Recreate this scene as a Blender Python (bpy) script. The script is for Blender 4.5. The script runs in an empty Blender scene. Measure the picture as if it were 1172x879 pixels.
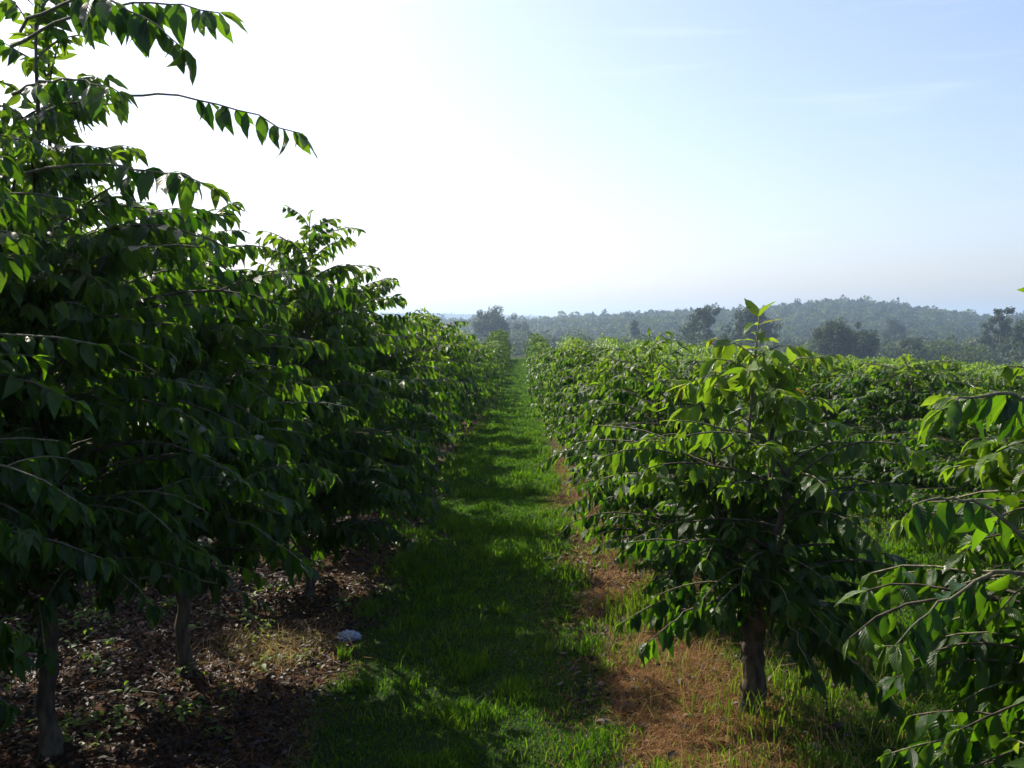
import bpy, math, random
import numpy as np

rng = np.random.default_rng(7)
random.seed(7)
PI = math.pi
S = bpy.context.scene
COL = S.collection

# ------------------------------------------------------------------ scale of the place
F = 1150.0            # focal length in photo pixels (1172 wide)
EYE = 1.9
VPX, HOR = 597.0, 372.0
SUN_AZ, SUN_EL = -43.0, 41.0          # degrees, azimuth from the path direction (+Y), minus = left

def sstep(a, b, x):
    t = np.clip((np.asarray(x, float) - a) / (b - a), 0, 1)
    return t * t * (3 - 2 * t)

# value noise, numpy
_tab = np.random.default_rng(3).random((256, 256))
def vnoise(x, y, s=1.0, o=0):
    x = np.asarray(x, float) / s + 17.3 * o + 1000; y = np.asarray(y, float) / s + 9.1 * o + 1000
    xi = np.floor(x).astype(int); yi = np.floor(y).astype(int)
    fx = x - xi; fy = y - yi
    fx = fx * fx * (3 - 2 * fx); fy = fy * fy * (3 - 2 * fy)
    a = _tab[xi & 255, yi & 255]; b = _tab[(xi + 1) & 255, yi & 255]
    c = _tab[xi & 255, (yi + 1) & 255]; d = _tab[(xi + 1) & 255, (yi + 1) & 255]
    return (a * (1 - fx) + b * fx) * (1 - fy) + (c * (1 - fx) + d * fx) * fy
def fbm(x, y, s, n=3, o=0):
    r = 0; w = 0
    for i in range(n):
        r = r + vnoise(x, y, s / 2 ** i, o + i) / 2 ** i; w += 1 / 2 ** i
    return r / w

_px = np.array([-900, 200, 430, 520, 600, 640, 700, 770, 850, 900, 960, 1020, 1080, 1130, 1180, 1400, 2200])
_py = np.array([368, 368, 367, 367, 366, 364, 362, 356, 357, 350, 346, 351, 358, 364, 362, 366, 368])
_fx = np.array([-900, 300, 430, 500, 560, 620, 660, 2200])
_fy = np.array([360, 359, 360, 361, 362, 364, 370, 372])
ROW0, SP = 1.1, 2.75

def terrain(x, y):
    x = np.asarray(x, float); y = np.asarray(y, float)
    z = -0.95 * sstep(8, 44, y) + 0.25 * sstep(46, 74, y)
    z = z - 0.05 * np.clip(x - 4, 0, 60) * sstep(6, 40, y)
    z = z - 0.015 * np.clip(-x - 6, 0, 60)
    # valley, forested hill, far ridge
    d = np.hypot(x, y)
    px = VPX + F * x / np.maximum(y, 1.0)
    rid = (HOR - np.interp(px, _px, _py)) / F * 850 + 1.9 - 13
    far = (HOR - np.interp(px, _fx, _fy)) / F * 2700 + 1.9 - 6
    v = -14 - 2 * sstep(150, 300, y)
    zz = v + (rid - v) * sstep(430, 850, y)
    zz = zz + (-26 - zz) * sstep(900, 1500, y)
    zz = zz + (far - zz) * sstep(1800, 2700, y)
    zz = zz + (-30 - zz) * sstep(2800, 3600, y)
    k = sstep(84, 190, y)
    z = z * (1 - k) + zz * k
    # small unevenness
    n = (fbm(x, y, 1.3, 3, 5) - .5) * 0.10 + (fbm(x, y, .22, 2, 9) - .5) * 0.035 * sstep(30, 5, y)
    return z + n * sstep(-2, 2, y + 4)

# ------------------------------------------------------------------ mesh helpers
class Geo:
    def __init__(s):
        s.v = []; s.t = []; s.n = 0; s.a = {'rnd': [], 'age': []}; s.uv = []
    def add(s, v, t, rnd=0.5, age=0.0, uv=None):
        v = np.asarray(v, np.float32).reshape(-1, 3); t = np.asarray(t, np.int32).reshape(-1, 3)
        s.v.append(v); s.t.append(t + s.n); s.n += len(v)
        s.a['rnd'].append(np.broadcast_to(np.asarray(rnd, np.float32), (len(v),)))
        s.a['age'].append(np.broadcast_to(np.asarray(age, np.float32), (len(v),)))
        s.uv.append(np.zeros((len(v), 3), np.float32) if uv is None else np.asarray(uv, np.float32))
    def mesh(s, name, mat):
        v = np.concatenate(s.v); t = np.concatenate(s.t)
        me = bpy.data.meshes.new(name)
        me.vertices.add(len(v)); me.vertices.foreach_set('co', v.ravel())
        me.loops.add(t.size); me.loops.foreach_set('vertex_index', t.ravel())
        me.polygons.add(len(t)); me.polygons.foreach_set('loop_start', np.arange(0, t.size, 3, dtype=np.int32))
        for k in s.a:
            at = me.attributes.new(k, 'FLOAT', 'POINT'); at.data.foreach_set('value', np.concatenate(s.a[k]).astype(np.float32))
        at = me.attributes.new('luv', 'FLOAT_VECTOR', 'POINT'); at.data.foreach_set('vector', np.concatenate(s.uv).ravel())
        me.update(calc_edges=True)
        me.materials.append(mat)
        me.polygons.foreach_set('use_smooth', np.ones(len(t), bool))
        return me
    def build(s, name, mat, parent=None):
        o = bpy.data.objects.new(name, s.mesh(name, mat)); COL.objects.link(o)
        if parent is not None: o.parent = parent
        return o

def tag(o, label=None, cat=None, group=None, kind=None):
    if label: o['label'] = label
    if cat: o['category'] = cat
    if group: o['group'] = group
    if kind: o['kind'] = kind
    return o
def empty(name, loc, rz=0.0):
    o = bpy.data.objects.new(name, None); o.empty_display_size = .1
    o.location = loc; o.rotation_euler = (0, 0, rz); COL.objects.link(o); return o
def nrm(v): 
    v = np.asarray(v, float); return v / np.maximum(np.linalg.norm(v, axis=-1, keepdims=True), 1e-9)

def tube(g, P, R, n=6, rough=0.0, rnd=.5):
    P = np.asarray(P, float); R = np.broadcast_to(np.asarray(R, float), (len(P),)); m = len(P)
    T = nrm(np.gradient(P, axis=0))
    ref = np.array([0, 0, 1.0]) if abs(T[:, 2]).mean() < .75 else np.array([1.0, .2, 0])
    A = nrm(np.cross(T, ref)); B = np.cross(T, A)
    th = np.arange(n) * 2 * PI / n
    rr = R[:, None] * (1 + rough * (rng.random((m, n)) - .5) * 2)
    V = P[:, None] + rr[..., None] * (A[:, None] * np.cos(th)[None, :, None] + B[:, None] * np.sin(th)[None, :, None])
    i = np.arange(m - 1)[:, None] * n; j = np.arange(n)[None]; k = (j + 1) % n
    a = i + j; b = i + k; c = i + n + k; d = i + n + j
    t = np.concatenate([np.stack([a, b, c], -1).reshape(-1, 3), np.stack([a, c, d], -1).reshape(-1, 3)])
    V = V.reshape(-1, 3)
    V = np.concatenate([V, P[-1:] + T[-1:] * R[-1] * .5])
    e = (m - 1) * n
    t = np.concatenate([t, np.stack([e + np.arange(n), e + (np.arange(n) + 1) % n, np.full(n, m * n)], -1)])
    g.add(V, t, rnd)

def leaf_template(st, bend, fold, wave, ph, W=.178):
    st = np.array(st); v = [(0, 0, 0)]; uv = [(.5, 0, 0)]
    ang = 0; y = z = 0; prev = 0; r = np.random.default_rng(int(ph * 100))
    for t in st:
        ang = -bend * t; dt = t - prev; y += dt * math.cos(ang); z += dt * math.sin(ang); prev = t
        w = W * 1.04 * (math.sin(PI * t ** .93) ** .9) * (1.05 - .2 * t) * (1 - .35 * max(0, t - .7) / .3)
        for sx in (-1, 0, 1):
            v.append((sx * w, y, z + (abs(sx) * (fold * w + wave * W * math.sin(t * 15 + ph + sx * .8)))))
            uv.append((.5 + .5 * sx, t, 0))
    dt = 1 - prev; ang = -bend; y += dt * math.cos(ang); z += dt * math.sin(ang)
    v.append((0, y, z)); uv.append((.5, 1, 0)); m = len(st); tr = []
    tr += [(0, 2, 1), (0, 3, 2)]
    for i in range(m - 1):
        a = 1 + 3 * i; b = a + 3
        tr += [(a, a + 1, b + 1), (a, b + 1, b), (a + 1, a + 2, b + 2), (a + 1, b + 2, b + 1)]
    a = 1 + 3 * (m - 1); e = len(v) - 1
    tr += [(a, a + 1, e), (a + 1, a + 2, e)]
    return np.array(v, float), np.array(tr), np.array(uv, float)
HI = [leaf_template((.08, .22, .38, .55, .72, .88), b, f, w, p) for b, f, w, p in
      ((.5, .35, .1, 0), (.9, .5, .14, 1), (.2, .25, .12, 2), (1.3, .6, .1, 3), (.7, .15, .16, 4), (1.0, .8, .1, 5))]
MD = [leaf_template((.15, .42, .75), b, f, 0, p) for b, f, p in ((.5, .4, 0), (1.0, .5, 1), (.2, .2, 2), (1.3, .7, 3))]
LO = [leaf_template((.42,), b, f, 0, 0, .23) for b, f in ((.6, .4), (1.0, .6))]

def put(g, temps, pos, axis, normal, size, rnd, age, wid=1.0):
    """leaves: template copies at pos, pointing along axis, upper side along normal"""
    K = len(pos); axis = nrm(axis); normal = nrm(normal - axis * (normal * axis).sum(-1, keepdims=True))
    X = np.cross(axis, normal)
    M = np.stack([X * np.broadcast_to(wid, (K,))[:, None], axis, normal], -1) * np.broadcast_to(size, (K,))[:, None, None]
    ch = rng.integers(0, len(temps), K)
    for c in range(len(temps)):
        s = np.where(ch == c)[0]
        if not len(s): continue
        tv, tt, tu = temps[c]; n = len(tv)
        V = np.einsum('kij,nj->kni', M[s], tv) + pos[s][:, None]
        T = (tt[None] + (np.arange(len(s)) * n)[:, None, None]).reshape(-1, 3)
        g.add(V.reshape(-1, 3), T, np.repeat(np.broadcast_to(rnd, (K,))[s], n), np.repeat(np.broadcast_to(age, (K,))[s], n), np.tile(tu, (len(s), 1)))

# ------------------------------------------------------------------ materials
def newmat(name):
    m = bpy.data.materials.new(name); m.use_nodes = True; nt = m.node_tree; nt.nodes.clear()
    out = nt.nodes.new('ShaderNodeOutputMaterial'); return m, nt, out
def N(nt, t, **k):
    n = nt.nodes.new('ShaderNode' + t)
    for a, b in k.items(): setattr(n, a, b)
    return n
def L(nt, a, b): nt.links.new(a, b)
def mixc(nt, fac, a, b):
    n = N(nt, 'Mix', data_type='RGBA')
    for i, x in ((0, fac), (6, a), (7, b)):
        if hasattr(x, 'is_linked'): L(nt, x, n.inputs[i])
        else: n.inputs[i].default_value = x if not isinstance(x, tuple) else (*x, 1)
    return n.outputs[2]
def math_(nt, op, *a):
    n = N(nt, 'Math', operation=op)
    for i, x in enumerate(a):
        if hasattr(x, 'is_linked'): L(nt, x, n.inputs[i])
        else: n.inputs[i].default_value = x
    return n.outputs[0]
def ramp(nt, fac, a, b):
    n = N(nt, 'MapRange', interpolation_type='SMOOTHSTEP'); L(nt, fac, n.inputs[0]); n.inputs[1].default_value = a; n.inputs[2].default_value = b
    return n.outputs[0]
def attr(nt, name): return N(nt, 'Attribute', attribute_name=name)

def leafmat(name, dark, light, young, tdark, tlight, rough=.33, tf=.4, veins=True, spec=.5, red=True):
    m, nt, out = newmat(name)
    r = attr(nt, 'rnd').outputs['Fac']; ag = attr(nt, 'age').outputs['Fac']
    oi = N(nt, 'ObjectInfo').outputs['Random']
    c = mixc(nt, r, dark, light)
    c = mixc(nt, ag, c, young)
    t = mixc(nt, math_(nt, 'POWER', r, 1.6), tdark, tlight)
    t = mixc(nt, ag, t, tuple(min(1, x * 1.0) for x in (.42, .58, .03)))
    if red:
        isr = ramp(nt, math_(nt, 'MULTIPLY', ag, r), .80, .92)
        c = mixc(nt, isr, c, (.35, .12, .02)); t = mixc(nt, isr, t, (.6, .22, .03))
    p = N(nt, 'BsdfPrincipled'); p.inputs['Roughness'].default_value = rough
    p.inputs['Specular IOR Level'].default_value = spec
    if veins:
        uv = attr(nt, 'luv').outputs['Vector']; sx = N(nt, 'SeparateXYZ'); L(nt, uv, sx.inputs[0])
        ax = math_(nt, 'ABSOLUTE', math_(nt, 'SUBTRACT', sx.outputs[0], .5))
        mid = ramp(nt, ax, .035, .0)
        ph = math_(nt, 'SUBTRACT', math_(nt, 'MULTIPLY', sx.outputs[1], 62.0), math_(nt, 'MULTIPLY', ax, 34.0))
        sn = math_(nt, 'SINE', ph)
        c = mixc(nt, math_(nt, 'MULTIPLY', mid, .5), c, (.16, .26, .07))
        b = N(nt, 'Bump'); b.inputs['Strength'].default_value = .45; b.inputs['Distance'].default_value = .003
        L(nt, math_(nt, 'SUBTRACT', math_(nt, 'MULTIPLY', sn, .5), mid), b.inputs['Height']); L(nt, b.outputs[0], p.inputs['Normal'])
        rv = ramp(nt, sn, .6, 1.0)
        c = mixc(nt, math_(nt, 'MULTIPLY', rv, .18), c, (.14, .24, .06))
    if veins:
        tc = N(nt, 'TexCoord'); n1 = N(nt, 'TexNoise'); n1.inputs['Scale'].default_value = 45; n1.inputs['Detail'].default_value = 3; L(nt, tc.outputs['Object'], n1.inputs[0])
        n2 = N(nt, 'TexNoise'); n2.inputs['Scale'].default_value = 9; L(nt, tc.outputs['Object'], n2.inputs[0])
        spot = math_(nt, 'MULTIPLY', ramp(nt, n1.outputs[0], .64, .70), .8)
        c = mixc(nt, spot, c, (.09, .06, .02)); t = mixc(nt, spot, t, (.10, .07, .02))
        rm = N(nt, 'MapRange'); L(nt, n2.outputs[0], rm.inputs[0]); rm.inputs[1].default_value = .35; rm.inputs[2].default_value = .65
        rm.inputs[3].default_value = rough; rm.inputs[4].default_value = rough + .22; L(nt, rm.outputs[0], p.inputs['Roughness'])
    L(nt, c, p.inputs['Base Color'])
    tr = N(nt, 'BsdfTranslucent'); L(nt, t, tr.inputs[0])
    mx = N(nt, 'MixShader'); mx.inputs[0].default_value = tf
    L(nt, p.outputs[0], mx.inputs[1]); L(nt, tr.outputs[0], mx.inputs[2]); L(nt, mx.outputs[0], out.inputs[0])
    return m
M_LEAF = leafmat('coffee_leaf', (.006, .026, .003), (.022, .072, .005), (.12, .21, .012), (.030, .12, .003), (.20, .44, .008), .23, .44, True, .36)
M_GRASS = leafmat('grass_blade', (.008, .040, .004), (.030, .100, .008), (.13, .15, .03), (.04, .17, .004), (.20, .42, .012), .55, .45, False, .2, False)
M_DRY = leafmat('dry_grass', (.15, .050, .018), (.31, .13, .05), (.42, .30, .13), (.22, .1, .04), (.4, .24, .1), .7, .25, False, .2, False)
M_LIT = leafmat('litter_leaf', (.012, .008, .005), (.062, .034, .020), (.16, .09, .055), (.06, .04, .02), (.2, .1, .05), .55, .15, False, .35, False)
M_WEED = leafmat('weed_leaf', (.04, .1, .02), (.08, .17, .03), (.2, .28, .05), (.12, .3, .02), (.25, .45, .03), .5, .4, False, .3, False)
M_FAR = leafmat('forest_leaf', (.007, .022, .012), (.030, .055, .024), (.08, .10, .04), (.05, .08, .02), (.08, .12, .03), .6, .2, False, .2, False)

def barkmat(name, a, b, sc=30):
    m, nt, out = newmat(name)
    tc = N(nt, 'TexCoord'); mp = N(nt, 'Mapping'); mp.inputs['Scale'].default_value = (sc, sc, sc * .3); L(nt, tc.outputs['Object'], mp.inputs[0])
    no = N(nt, 'TexNoise'); no.inputs['Scale'].default_value = 1; no.inputs['Detail'].default_value = 8; L(nt, mp.outputs[0], no.inputs[0])
    n2 = N(nt, 'TexNoise'); n2.inputs['Scale'].default_value = 5; n2.inputs['Detail'].default_value = 4; L(nt, tc.outputs['Object'], n2.inputs[0])
    c = mixc(nt, ramp(nt, no.outputs[0], .3, .7), a, b)
    c = mixc(nt, math_(nt, 'MULTIPLY', ramp(nt, n2.outputs[0], .52, .7), .35), c, (.15, .16, .11))
    p = N(nt, 'BsdfPrincipled'); p.inputs['Roughness'].default_value = .85; L(nt, c, p.inputs['Base Color'])
    bu = N(nt, 'Bump'); bu.inputs['Strength'].default_value = .8; bu.inputs['Distance'].default_value = .01
    L(nt, no.outputs[0], bu.inputs['Height']); L(nt, bu.outputs[0], p.inputs['Normal']); L(nt, p.outputs[0], out.inputs[0])
    return m
M_BARK = barkmat('coffee_bark', (.03, .022, .015), (.12, .09, .062))
M_TWIG = barkmat('twig_bark', (.08, .07, .04), (.21, .19, .11), 60)
M_EUC = barkmat('gum_bark', (.12, .10, .08), (.3, .27, .22), 2)

def plain(name, a, b, sc, rough=.8, bump=.5):
    m, nt, out = newmat(name)
    tc = N(nt, 'TexCoord'); no = N(nt, 'TexNoise'); no.inputs['Scale'].default_value = sc; no.inputs['Detail'].default_value = 8
    L(nt, tc.outputs['Object'], no.inputs[0])
    p = N(nt, 'BsdfPrincipled'); p.inputs['Roughness'].default_value = rough; L(nt, mixc(nt, ramp(nt, no.outputs[0], .3, .7), a, b), p.inputs['Base Color'])
    bu = N(nt, 'Bump'); bu.inputs['Strength'].default_value = bump; bu.inputs['Distance'].default_value = .01
    L(nt, no.outputs[0], bu.inputs['Height']); L(nt, bu.outputs[0], p.inputs['Normal']); L(nt, p.outputs[0], out.inputs[0])
    return m
M_STONE = plain('stone', (.10, .06, .045), (.28, .18, .14), 20)
M_SCRAP = plain('plastic_scrap', (.18, .22, .29), (.36, .41, .5), 15, .4, .3)
M_DEADWOOD = plain('dead_wood', (.10, .06, .035), (.27, .18, .11), 25)

def groundmat():
    m, nt, out = newmat('ground')
    geo = N(nt, 'NewGeometry'); sx = N(nt, 'SeparateXYZ'); L(nt, geo.outputs['Position'], sx.inputs[0])
    def noise(sc, det=6):
        n = N(nt, 'TexNoise'); n.inputs['Scale'].default_value = sc; n.inputs['Detail'].default_value = det; L(nt, geo.outputs['Position'], n.inputs[0]); return n.outputs[0]
    n1 = noise(2.2); n2 = noise(24); n3 = noise(90, 4); n0 = noise(.03)
    row = math_(nt, 'PINGPONG', math_(nt, 'ADD', sx.outputs[0], SP * 20 - ROW0 + .16), SP / 2)
    g = math_(nt, 'ADD', row, math_(nt, 'MULTIPLY', math_(nt, 'SUBTRACT', n1, .5), 1.0))
    bx = math_(nt, 'ADD', sx.outputs[0], math_(nt, 'MULTIPLY', math_(nt, 'SUBTRACT', n1, .5), .3))
    band = math_(nt, 'MULTIPLY', ramp(nt, bx, .42, .58), math_(nt, 'SUBTRACT', 1.0, ramp(nt, bx, .92, 1.08)))
    gR = math_(nt, 'MAXIMUM', math_(nt, 'MULTIPLY', ramp(nt, g, .32, .58), math_(nt, 'SUBTRACT', 1.0, band)), math_(nt, 'MULTIPLY', math_(nt, 'GREATER_THAN', sx.outputs[0], 2.5), .7))
    gL = ramp(nt, math_(nt, 'ADD', sx.outputs[0], math_(nt, 'MULTIPLY', math_(nt, 'SUBTRACT', n1, .5), .8)), -1.15, -.85)
    isL = math_(nt, 'LESS_THAN', sx.outputs[0], -.35)
    gm = math_(nt, 'ADD', math_(nt, 'MULTIPLY', isL, gL), math_(nt, 'MULTIPLY', math_(nt, 'SUBTRACT', 1.0, isL), gR))
    soil = mixc(nt, ramp(nt, n2, .35, .65), (.02, .012, .007), (.095, .045, .022))
    soil = mixc(nt, math_(nt, 'MULTIPLY', ramp(nt, n3, .5, .7), .5), soil, (.17, .10, .06))
    gr = mixc(nt, n2, (.008, .016, .003), (.025, .05, .008))
    near = mixc(nt, gm, soil, gr)
    fg = mixc(nt, n0, (.03, .05, .02), (.05, .07, .03))
    c = mixc(nt, ramp(nt, sx.outputs[1], 90, 130), near, fg)
    p = N(nt, 'BsdfPrincipled'); p.inputs['Roughness'].default_value = .95; p.inputs['Specular IOR Level'].default_value = .15
    L(nt, c, p.inputs['Base Color'])
    bu = N(nt, 'Bump'); bu.inputs['Strength'].default_value = .9; bu.inputs['Distance'].default_value = .03
    L(nt, math_(nt, 'ADD', n2, math_(nt, 'MULTIPLY', n3, .4)), bu.inputs['Height']); L(nt, bu.outputs[0], p.inputs['Normal']); L(nt, p.outputs[0], out.inputs[0])
    return m

# ------------------------------------------------------------------ ground sheet
def axis_pts(lo, hi, fine_lo, fine_hi, step, grow=1.09):
    p = list(np.arange(fine_lo, fine_hi, step)); s = step; x = fine_hi
    while x < hi: p.append(x); s *= grow; x += s
    p.append(hi); s = step; x = fine_lo - step
    while x > lo: p.insert(0, x); s *= grow; x -= s
    p.insert(0, lo); return np.array(p)
gx = axis_pts(-2600, 2600, -4, 6, .06); gy = axis_pts(-25, 4300, 1.5, 14, .06, 1.03)
GX, GY = np.meshgrid(gx, gy)
g = Geo(); nx, ny = len(gx), len(gy)
i = (np.arange(ny - 1)[:, None] * nx + np.arange(nx - 1)[None]).ravel()
g.add(np.stack([GX, GY, terrain(GX, GY)], -1), np.concatenate([np.stack([i, i + 1, i + nx + 1], -1), np.stack([i, i + nx + 1, i + nx], -1)]))
tag(g.build('ground', groundmat()), 'gently sloping soil and grass ground of the coffee plantation running out to the hills', kind='structure')

# ------------------------------------------------------------------ coffee trees
def grow_branch(p0, az, e0, L_, droop, m=9, wig=.09):
    s = np.linspace(0, 1, m)
    e = e0 - (e0 + droop) * s ** rng.uniform(.9, 1.6) + np.cumsum(rng.normal(0, wig * .6, m))
    a = az + np.cumsum(rng.normal(0, wig, m))
    d = np.stack([np.cos(e) * np.cos(a), np.cos(e) * np.sin(a), np.sin(e)], -1)
    P = p0 + np.concatenate([np.zeros((1, 3)), np.cumsum(d[:-1] * L_ / (m - 1), 0)])
    return P
def leaf_branch(g, P, start, temps, size, step, droopa, age_tip, jit=.38, agebase=0.0, drop=.12):
    seg = np.linalg.norm(np.diff(P, axis=0), axis=1); cs = np.concatenate([[0], np.cumsum(seg)]); Lt = cs[-1]
    u = np.arange(Lt * start, Lt, step)
    if len(u) == 0: u = np.array([Lt * .9])
    u = np.clip(u + rng.normal(0, step * .25, len(u)), 0, Lt)
    u = np.concatenate([np.sort(u), [Lt, Lt]])[::-1]
    Q = np.stack([np.interp(u, cs, P[:, k]) for k in range(3)], -1)
    T = nrm(np.stack([np.interp(u, cs, np.gradient(P[:, k])) for k in range(3)], -1))
    up = np.array([0, 0, 1.0]); side = nrm(np.cross(T, up)); upn = np.cross(side, T)
    K = len(u)
    for sg in (-1, 1):
        dr = np.clip(droopa + rng.normal(0, jit, K), -.3, 1.5)[:, None]
        sd = side * sg
        ax = np.cos(dr) * sd - np.sin(dr) * up + T * (.35 + .15 * rng.random((K, 1)))
        no = np.cos(dr) * upn + np.sin(dr) * sd
        ax[0] = T[0] + sd[0] * .3 - up * .2; ax[1] = T[1] * .9 + sd[1] * .5 - up * math.sin(droopa) * .5; no[:2] = upn[:2]
        ax = ax + rng.normal(0, .22, (K, 3)); no = no + rng.normal(0, .28, (K, 3))
        q = np.arange(K)
        sz = size * np.where(q < 1, .6, np.where(q < 3, .85, 1)) * rng.uniform(.62, 1.18, K)
        age = np.clip(agebase + age_tip * np.exp(-q / 1.6) + rng.normal(0, .05, K), 0, 1)
        keep = (rng.random(K) < .90) & ~((u > Lt * rng.uniform(.2, .9)) & (rng.random() < drop))
        put(g, temps, Q[keep], ax[keep], no[keep], sz[keep], rng.random(K)[keep], age[keep], rng.uniform(.85, 1.2, K)[keep])

def coffee(seed, H, R, stems=2, low=.35, temps=MD, size=.145, node=.085, step=.055, droopa=.9, lean=.12, hero=False,
           prof=None, trunk_r=.04, ntrunk=8, bw=1.0, top_age=.8, lower_droop=.6, twig_n=4, maxb=100, fork=.35, sub=False, azbias=None, fill=1.0, thin=0.0, eup=(.05, .8)):
    """geometry of one coffee tree at the origin: trunk, limb list, branch list, crown"""
    global rng
    keep_rng = rng; rng = np.random.default_rng(seed)
    trunk, crown = Geo(), Geo(); limbs, branches = [], []
    wood = trunk
    z0 = fork
    tp = np.stack([np.cumsum(rng.normal(0, .012, 6)), np.cumsum(rng.normal(0, .012, 6)), np.linspace(-.08, z0, 6)], -1)
    if hero:
        kz = np.linspace(0, 1, 16); tp2 = np.stack([np.interp(kz * 5, range(6), tp[:, c]) for c in range(3)], -1)
        kn = 1 + .14 * rng.random(16) + .18 * (rng.random(16) < .2)
        tube(trunk, tp2, trunk_r * np.interp(kz, (0, .22, .8, 1), (1.7, 1.0, .88, .95)) * kn, ntrunk, .09)
    else: tube(trunk, tp, trunk_r * np.array([1.5, 1.15, 1.0, .95, .98, .8]), ntrunk, .1)
    base = tp[-1]
    for s in range(stems):
        a = s * 2 * PI / stems + rng.uniform(-.5, .5)
        h = H * (1 if s == 0 else rng.uniform(.78, .97)); n = 12
        k = np.linspace(0, 1, n); le = lean * (0.35 if s == 0 else 1)
        off = le * (k ** .7) * H
        SPt = base + np.stack([np.cos(a) * off, np.sin(a) * off, (h - z0) * k], -1) + np.cumsum(rng.normal(0, .010, (n, 3)), 0) * k[:, None]
        lg = Geo() if hero else trunk
        tube(lg, SPt - np.array([0, 0, .03]), trunk_r * .62 * (1 - .85 * k) + .002, max(5, ntrunk - 2), .06)
        if hero: limbs.append(lg)
        zs = np.arange(low, h - .03, node)
        for zi, z in enumerate(zs):
            kk = np.clip((z - z0) / (h - z0), 0, 1)
            p = np.array([np.interp(z, SPt[:, 2], SPt[:, c]) for c in (0, 1)] + [z]) if z > SPt[0, 2] else np.array([base[0], base[1], z])
            hz = (z - low) / (H - low)
            pr = prof(hz) if prof else (.75 + .6 * hz if hz < .3 else .90 * (1 - hz) ** .5 + .22)
            for q in range(2):
                if rng.random() > fill - (thin if hz > .55 else 0): continue
                az = zi * 1.75 + q * PI + a + rng.normal(0, .5)
                Lb = R * pr * rng.uniform(.7, 1.18)
                if azbias: Lb *= azbias(az, hz)
                if Lb < .05: continue
                e0 = rng.uniform(*eup) + .5 * hz ** 2
                dr = (lower_droop + .2 * rng.random()) * (1 - .75 * hz)
                P = grow_branch(p, az, e0, Lb, dr)
                bg = Geo() if (hero and len(branches) < maxb) else lg
                tube(bg, P, np.linspace(.0045, .0016, len(P)) * (1 + Lb), twig_n)
                if bg is not lg: branches.append(bg)
                dd = droopa * rng.uniform(.45, 1.25)
                leaf_branch(crown, P, .3 * (1 - hz) if Lb > .3 else .1, temps, size * (1 - .25 * hz ** 3) * rng.uniform(.85, 1.12), step, dd * (1 - .45 * hz ** 2), top_age * (.35 + .65 * hz) * rng.uniform(.2, 1), agebase=.42 * hz ** 2)
                if sub and Lb > .35:
                    for w in range(rng.integers(1, 3)):
                        j = rng.integers(2, 7); P2 = grow_branch(P[j], az + rng.choice([-1, 1]) * rng.uniform(.4, .9), e0 * .4, Lb * rng.uniform(.3, .5), dr)
                        tube(bg, P2, np.linspace(.003, .0013, len(P2)), twig_n)
                        leaf_branch(crown, P2, .15, temps, size * .95, step, droopa, top_age * .5 * rng.random())
        # growing tip
        tipP = SPt[-1] + np.array([[0, 0, -.05], [0, 0, 0], [0, 0, .05]])
        leaf_branch(crown, tipP, .0, temps, size * .75, .03, .2, top_age, agebase=.35)
    rng = keep_rng
    return dict(trunk=trunk, crown=crown, limbs=limbs, branches=branches)

def place_hero(x, y, geo, label, group, name='coffee_tree', cat='coffee tree', rz=0.0):
    r = tag(empty(name, (x, y, float(terrain(x, y))), rz), label, cat, group)
    geo['trunk'].build('trunk', M_BARK, r)
    for l in geo['limbs']: l.build('limb', M_BARK, r)
    for b in geo['branches']: b.build('branch', M_TWIG, r)
    geo['crown'].build('crown', M_LEAF, r)
    return r

GR_R1 = 'coffee trees in the first row right of the grass path'
GR_L1 = 'coffee trees in the first row left of the grass path'
# centre-right tree, the one with the pale forked trunk
cen = coffee(11, 1.58, .74, 4, .47, HI, .114, .062, .037, 1.0, .16, True, prof=lambda h: .80 + .5 * h if h < .3 else .95 - .38 * ((h - .3) / .7) ** 1.5, trunk_r=.056, ntrunk=18, lower_droop=.5, fork=.36, top_age=.9)
# its tall thin leader
r_c = place_hero(1.12, 4.87, cen, 'coffee tree with pale forked trunk and a thin shoot rising above the hills', GR_R1)
def shoot(root, base, top, n, R, size, seed):
    global rng; k_ = rng; rng = np.random.default_rng(seed)
    st, lv = Geo(), Geo(); base, top = np.array(base), np.array(top)
    P = base + (top - base) * np.linspace(0, 1, 8)[:, None]
    tube(st, P, np.linspace(.008, .003, 8), 6)
    for i, t in enumerate(np.linspace(.15, 1, n)):
        p = base + (top - base) * t
        for q in range(2):
            az = i * 1.6 + q * PI + rng.normal(0, .25); Lb = R * (1.2 - t) * rng.uniform(.7, 1.1)
            if t > .72: 
                a = np.array([[math.cos(az), math.sin(az), .35 if t < .97 else 1.2]]); put(lv, HI, p[None], a, np.array([[0, 0, 1.]]) + rng.normal(0, .2, (1, 3)), np.array([size * (1.25 - .35 * t)]), rng.random(1), np.array([.55 + .4 * rng.random()]))
            else:
                B = grow_branch(p, az, .7, Lb, .2); tube(st, B, np.linspace(.004, .0015, len(B)), 4)
                leaf_branch(lv, B, .3, HI, size, .055, .7, .9, agebase=.3)
    s = st.build('shoot', M_TWIG, root); s['label'] = 'slender green leader rising above the crown'
    l = lv.build('leaves', M_LEAF, s); rng = k_
    return s
shoot(r_c, (-.02, 0, 1.35), (.03, .02, 1.95), 14, .40, .15, 8)
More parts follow.
